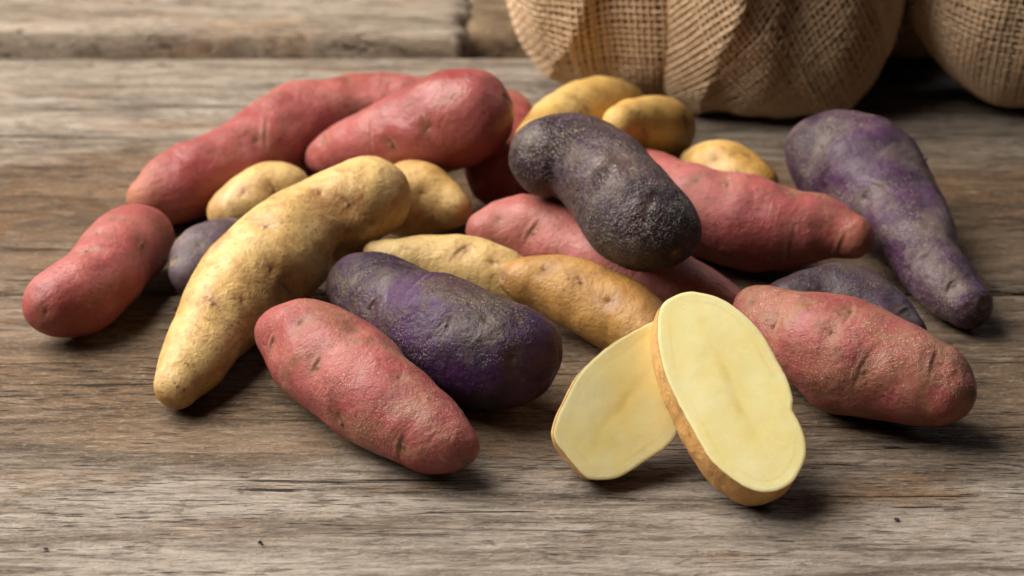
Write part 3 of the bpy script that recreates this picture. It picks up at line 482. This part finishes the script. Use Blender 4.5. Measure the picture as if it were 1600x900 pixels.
def potato_mesh(key, spac, seed, lump=1.0):
    S = np.array(SPINE[key][0])/1000; E = list(SPINE[key][1])
    D = smooth_dense(S, 44); C, R = D[:, :3], D[:, 3]
    bv, bf = unit_ball()
    V = (bv[None]*R[:, None, None]+C[:, None]).reshape(-1, 3); F = (bf[None]+(np.arange(len(R))*len(bv))[:, None, None]).reshape(-1, 3)
    o = bpy.data.objects.new('blank', mesh_from('blank', V, np.zeros((0, 4)), F)); col.objects.link(o)
    md = o.modifiers.new('remesh', 'REMESH'); md.mode = 'VOXEL'; md.voxel_size = spac; md.adaptivity = 0
    dg = bpy.context.evaluated_depsgraph_get(); me = bpy.data.meshes.new_from_object(o.evaluated_get(dg))
    old = o.data; bpy.data.objects.remove(o); bpy.data.meshes.remove(old); me.name = 'potato'; me.materials.clear()
    n = len(me.vertices); P = np.zeros(n*3); me.vertices.foreach_get('co', P); P = P.reshape(-1, 3)
    ed = np.zeros(len(me.edges)*2, np.int32); me.edges.foreach_get('vertices', ed); ed = ed.reshape(-1, 2)
    i, j = np.r_[ed[:, 0], ed[:, 1]], np.r_[ed[:, 1], ed[:, 0]]; deg = np.bincount(i, minlength=n)
    def lap(P): return np.stack([np.bincount(i, P[j, k], n) for k in range(3)], 1)/deg[:, None]-P
    for it in range(int(26*(.00055/spac)**2)+6):
        P = P+.62*lap(P); P = P-.60*lap(P)
    def normals(P):
        me.vertices.foreach_set('co', P.astype(np.float32).ravel()); me.update()
        N = np.zeros(n*3, np.float32); me.vertices.foreach_get('normal', N); return N.reshape(-1, 3).astype(float)
    Nn = normals(P)
    far = C[-1]-C[0]; far /= np.linalg.norm(far); s = (P-C.mean(0))@far; s = (s-s.min())/(s.max()-s.min())*2-1
    h = noise3(P*62+seed, seed)*.00085*lump+noise3(P*120+seed, seed+1)*.00040*lump+fbm(P*420, 2, seed+2)*.00010*lump
    eye = np.zeros(n); scar = np.zeros(n); brow = np.zeros(n); halo = np.zeros(n); rg = np.random.default_rng(seed)
    seen = [np.array(e[1:4])/1000 for e in E]
    for _ in range(40):       # further eyes round the back
        k = rg.integers(0, n); c = P[k]
        if Nn[k]@np.array([0, .5, -.35]) < .12 or abs(s[k]) > .85: continue
        if min([np.linalg.norm(c-q) for q in seen]+[1]) < .015: continue
        tv = np.cross(Nn[k], far); tv /= np.linalg.norm(tv)+1e-9
        seen.append(c); E.append(('e', *((c-tv*.003)*1000), *((c+tv*.003)*1000)))
    for e in E:
        a, b = np.array(e[1:4])/1000, np.array(e[4:7])/1000; c = (a+b)/2
        k = ((P-c)**2).sum(1).argmin(); nn = Nn[k]; c = P[k]; tv = b-a; hl = max(.0012, np.linalg.norm(tv)/2)
        if np.linalg.norm(tv) < 1e-4: tv = np.cross(nn, far)
        tv = tv-nn*(tv@nn); tv /= np.linalg.norm(tv)+1e-9; bv_ = np.cross(nn, tv)
        if bv_[2] < 0: bv_ = -bv_
        q = P-c; near = (q**2).sum(1) < (hl*2+.009)**2
        q = q[near]; x = q@tv; y = q@bv_; z = q@nn; ok = (z > -.008).astype(float)
        jit = noise3(q*700+seed*3.3, seed+40)*.00030; y = y+jit
        y2 = y+.10*(x*x)/(hl+.001); g = lambda v, w: np.exp(-(v/w)**2)
        xx = x/(hl*1.05); edge = np.exp(-np.abs(xx)**2.6)*(1+.35*xx*rg.choice([-1, 1]))
        halo[near] = np.maximum(halo[near], ok*g(np.hypot(x*.6, y+.0006), .0026)*(1 if e[0] in 'esdn' else .5))
        if e[0] == 'e':
            kk = min(1, .0032/hl)
            h[near] += ok*(-.00105*g(np.hypot(x*.7, y), .0036)-.00030*kk*g(y2, .00050)*edge+.00038*kk*g(y2-.0010, .0008)*edge+.00050*g(np.hypot(x, y+.0008), .0006))
            eye[near] = np.maximum(eye[near], ok*(g(y2+.0001, .00030)*edge*.45*kk+.75*g(np.hypot(x*.55, y+.0002), .0007)))
            brow[near] = np.maximum(brow[near], ok*g(y2-.0010, .0006)*edge)
        elif e[0] == 'c':
            h[near] += ok*(-.00022*g(y2, .0006)*edge+.00024*g(y2-.0010, .0007)*edge-.0004*g(np.hypot(x*.4, y), .0035))
            eye[near] = np.maximum(eye[near], ok*g(y2, .0003)*edge*.35); brow[near] = np.maximum(brow[near], ok*g(y2-.0009, .0005)*edge)
        elif e[0] == 'd':
            h[near] += ok*(-.0016*g(np.hypot(x*.6, y), .0042)); eye[near] = np.maximum(eye[near], ok*.5*g(np.hypot(x*.6, y), .0016))
        elif e[0] == 'n':
            h[near] += ok*(-.00055*g(np.hypot(x, y), .0026)-.0004*g(np.hypot(x, y), .0008)+.0003*g(np.hypot(x-.0006, y+.0006), .0005))
            eye[near] = np.maximum(eye[near], ok*.65*g(np.hypot(x, y*1.3), .0007))
        else:
            rr = np.hypot(x, y*1.1)*(1+.16*noise3(q*900, seed+50))
            h[near] += ok*(-.0009*g(rr, .0019)+.00030*g(rr-.0020, .0007)+.0006*g(rr, .0007))
            scar[near] = np.maximum(scar[near], ok*np.clip(1.2*g(rr, .0015), 0, 1))
    V = P+Nn*h[:, None]; V[:, 2] = np.maximum(V[:, 2], .0002)
    org = np.array([V[:, 0].mean(), V[:, 1].mean(), V[:, 2].min()])
    normals(V-org); me.polygons.foreach_set('use_smooth', np.ones(len(me.polygons), bool))
    attr(me, 'eye', np.clip(eye, 0, 1)); attr(me, 'scar', scar); attr(me, 'brow', np.clip(brow, 0, 1)); attr(me, 'halo', np.clip(halo, 0, 1)); attr(me, 'tip', np.abs(s)**3)
    return me, org

for i, (key, name, kind, spac, over, label) in enumerate(POTATOES):
    me, org = potato_mesh(key, spac/1000, 11+i*3, over.pop('lump', 1.0))
    pal = dict({'R': RED, 'Y': YEL, 'P': PUR}[kind]); pal.update(over)
    o = link(name, me, skin_material(name+'_skin', seed=i*1.7+.5, **pal), None, org)
    tag(o, label, 'potato', {'R': 'red potatoes in the pile', 'Y': 'yellow potatoes in the pile', 'P': 'purple potatoes in the pile'}[kind])

# ------------------------------------------------------------------ the halved potato
def flesh_material():
    t = NT('potato_flesh'); v = t.coord(); big = t.noise(70, 4, .6, v, .5); gr = t.noise(1300, 3, .6, v)
    c = t.mix(t.rng(big, .35, .65), (.96, .80, .33), (.96, .855, .46))
    c = t.mix(t.math('MULTIPLY', t.attr('medulla'), .75), c, (.80, .60, .17))
    c = t.mix(t.math('MULTIPLY', t.attr('cortex'), .45), c, (.90, .82, .52))
    c = t.mix(t.math('MULTIPLY', t.attr('ring'), .35), c, (.78, .58, .18))
    c = t.mix(t.math('MULTIPLY', t.attr('rim'), .9), c, (.42, .24, .09))
    c = t.mix(t.rng(gr, .60, .78, 0, .12), c, (.92, .86, .58))
    h = t.math('ADD', t.math('MULTIPLY', gr, .12), t.math('MULTIPLY', t.noise(260, 3, .6, v), .5))
    return t.out(c, t.rng(t.noise(120, 4, .6, v), .35, .65, .16, .42), t.bump(h, .22, .0007), .5, .25, (1.0, .7, .25))
m_flesh = flesh_material()

def half_potato(data, label, pal, seed, streak, pw, bulge):
    rim, n, dome = np.array(data[0])/1000, np.array(data[1]), data[2]; n = n/np.linalg.norm(n)
    k = len(rim); m = 260; x = np.linspace(0, k, m, endpoint=False); i = x.astype(int); f = (x-i)[:, None]
    g = lambda j: rim[j % k]
    rim = .5*((2*g(i))+(g(i+1)-g(i-1))*f+(2*g(i-1)-5*g(i)+4*g(i+1)-g(i+2))*f*f+(3*g(i)-g(i-1)-3*g(i+1)+g(i+2))*f**3)
    c = rim.mean(0); q = rim-c; q -= np.outer(q@n, n); rim = c+q
    u = np.linalg.svd(q, full_matrices=False)[2][0]; u = u if u[2] > 0 else -u; w = np.cross(n, u); a = q@u; half = np.abs(a).max()
    sp = c+np.clip(a, -.62*half, .62*half)[:, None]*u
    if ((np.cross(rim[1:]-sp[1:], rim[:-1]-sp[:-1])@n).sum()) > 0: rim, sp = rim[::-1], sp[::-1]
    org = np.array([c[0], c[1], 0])
    root = bpy.data.objects.new('halved_potato', None); col.objects.link(root); root.location = org
    tag(root, label, 'potato', 'two halves of the cut yellow potato')
    # skin dome
    rows = []; R = 70
    for fi in np.linspace(0, np.pi/2, R):
        rows.append(sp+(rim-sp)*(np.cos(fi)**pw*(1+bulge*np.sin(2*fi)))-n*dome*np.sin(fi)**.85)
    G = np.array(rows); N = grid_normals(G, True)
    if (N[5]*(G[5]-sp)).sum() < 0: N = -N
    P, Nn = G.reshape(-1, 3), N.reshape(-1, 3)
    h = noise3(P*90+seed, seed)*.0005+noise3(P*240, seed+1)*.00018; fade = np.repeat(np.clip(np.arange(R)/8, 0, 1), m)
    eye = np.zeros(len(P))
    r_ = np.random.default_rng(seed)
    for _ in range(26):
        kx = r_.integers(5*m, len(P)-12*m); dd = np.linalg.norm(P-P[kx], axis=1); s = r_.uniform(.0003, .0007); eye = np.maximum(eye, np.exp(-(dd/s)**2)*.8); h -= .00015*np.exp(-(dd/.0008)**2)
    P = P+Nn*(h*fade)[:, None]; P[:, 2] = np.maximum(P[:, 2], .0002)
    idx = np.arange(R*m).reshape(R, m); r1 = np.roll(idx, -1, 1); Q = np.stack([idx[:-1], r1[:-1], r1[1:], idx[1:]], -1).reshape(-1, 4)
    me = mesh_from('skin', P-org, Q); attr(me, 'eye', eye); attr(me, 'scar', eye*0); attr(me, 'brow', eye*0); attr(me, 'halo', eye*.5); attr(me, 'tip', eye*0)
    link('skin', me, skin_material('cut_potato_skin', seed=seed, **pal), root)
    # flesh
    rho = np.r_[np.linspace(0, .93, 60), .955, .972, .985, .994, .999]; F = []
    for r in rho: F.append(sp*(1-r)+rim*r)
    F = np.array(F); X = F.reshape(-1, 3); rr = np.repeat(rho, m)
    dist = np.linalg.norm(F-rim[None], axis=2).ravel()
    lift = .00022*np.clip(dist/.0008, 0, 1)**.6-.00010+noise3(X*170, seed+7)*.00004+noise3(X*55, seed+8)*.00018*np.clip(dist/.004, 0, 1)
    av = (X-c)@u; wv = (X-c)@w; wig = noise3(np.stack([av*70, av*0, av*0+seed], 1), seed+5)*.0016
    md = np.abs(wv-wig-streak*half)+0*av; along = np.clip(1.2-np.abs(av/half)*1.45, 0, 1)
    med = np.exp(-(md/.0012)**1.6)*along*(.45+.9*noise3(X*np.array([150, 150, 150]), seed+9))+.40*np.exp(-(md/.0045)**2)*along*(.8+.6*noise3(X*260, seed+12))+.25*np.clip(noise3(X*130, seed+13), 0, 1)
    lift -= .00006*np.exp(-(md/.0015)**2)*along
    Z = X+n*lift[:, None]
    cort = -np.exp(-((dist-.0034-.0008*noise3(X*120, seed+3))/.0005)**2)*.0+np.clip(1-dist/.0028, 0, 1)*.7
    idx = np.arange(len(rho)*m).reshape(len(rho), m); r1 = np.roll(idx, -1, 1); Q = np.stack([idx[:-1], idx[1:], r1[1:], r1[:-1]], -1).reshape(-1, 4)
    me = mesh_from('flesh', Z-org, Q); attr(me, 'medulla', np.clip(med, 0, 1)); attr(me, 'cortex', np.clip(cort, 0, 1)); attr(me, 'rim', np.clip(1-dist/(.00036*(1+.5*noise3(X*500, seed+14))), 0, 1)); attr(me, 'ring', np.exp(-((dist-.0034-.0009*noise3(X*120, seed+3))/.00045)**2)*np.clip(.5+1.2*noise3(X*100, seed+15), 0, 1))
    link('flesh', me, m_flesh, root)

CUTSKIN = dict(base=(.54, .285, .09), base2=(.60, .36, .13), patch=(.42, .19, .065), fleck=(.66, .46, .24), eye=(.16, .07, .03), patch_amt=.5, fleck_amt=.3, rough=.5)
half_potato(CUT_BACK, 'pale yellow potato half lying behind the other half, its left edge showing', dict(CUTSKIN), 5, .02, .95, 0.0)
half_potato(CUT_FRONT, 'upright pale yellow potato half in front, cut face and brown skin rim showing', dict(CUTSKIN), 9, -.02, .75, .07)

# ------------------------------------------------------------------ sprout and stem stubs
def stub(parent_label, p, n, r, l, c1, c2, seed, name):
    par = next(o for o in col.objects if o.get('label') == parent_label); p = np.array(p)-np.array(par.location); n = np.array(n, float); n /= np.linalg.norm(n)
    a = np.cross(n, [0, 0, 1.]); a /= np.linalg.norm(a)+1e-9; b = np.cross(n, a); k = 10; th = np.arange(k)/k*2*np.pi; V = []
    for f, s in ((-.4, 1.25), (0, 1.15), (.35, .9), (.7, .75), (1, .45), (1.08, .05)):
        w = s*(1+.22*noise3(np.stack([np.cos(th)*1.5, np.sin(th)*1.5, th*0+f*3+seed], 1), seed))
        V.append(p+n*l*f+(a*np.cos(th)[:, None]+b*np.sin(th)[:, None])*r*w[:, None])
    V = np.array(V); i = np.arange(6*k).reshape(6, k); r1 = np.roll(i, -1, 1)
    t = NT(name+'_mat'); m = t.out(t.ramp(t.noise(1500, 3), [(.35, c1), (.65, c2)]), .7)
    link(name, mesh_from(name, V.reshape(-1, 3), np.stack([i[:-1], i[1:], r1[1:], r1[:-1]], -1).reshape(-1, 4)), m, par)
for a in STUBS: stub(*a)
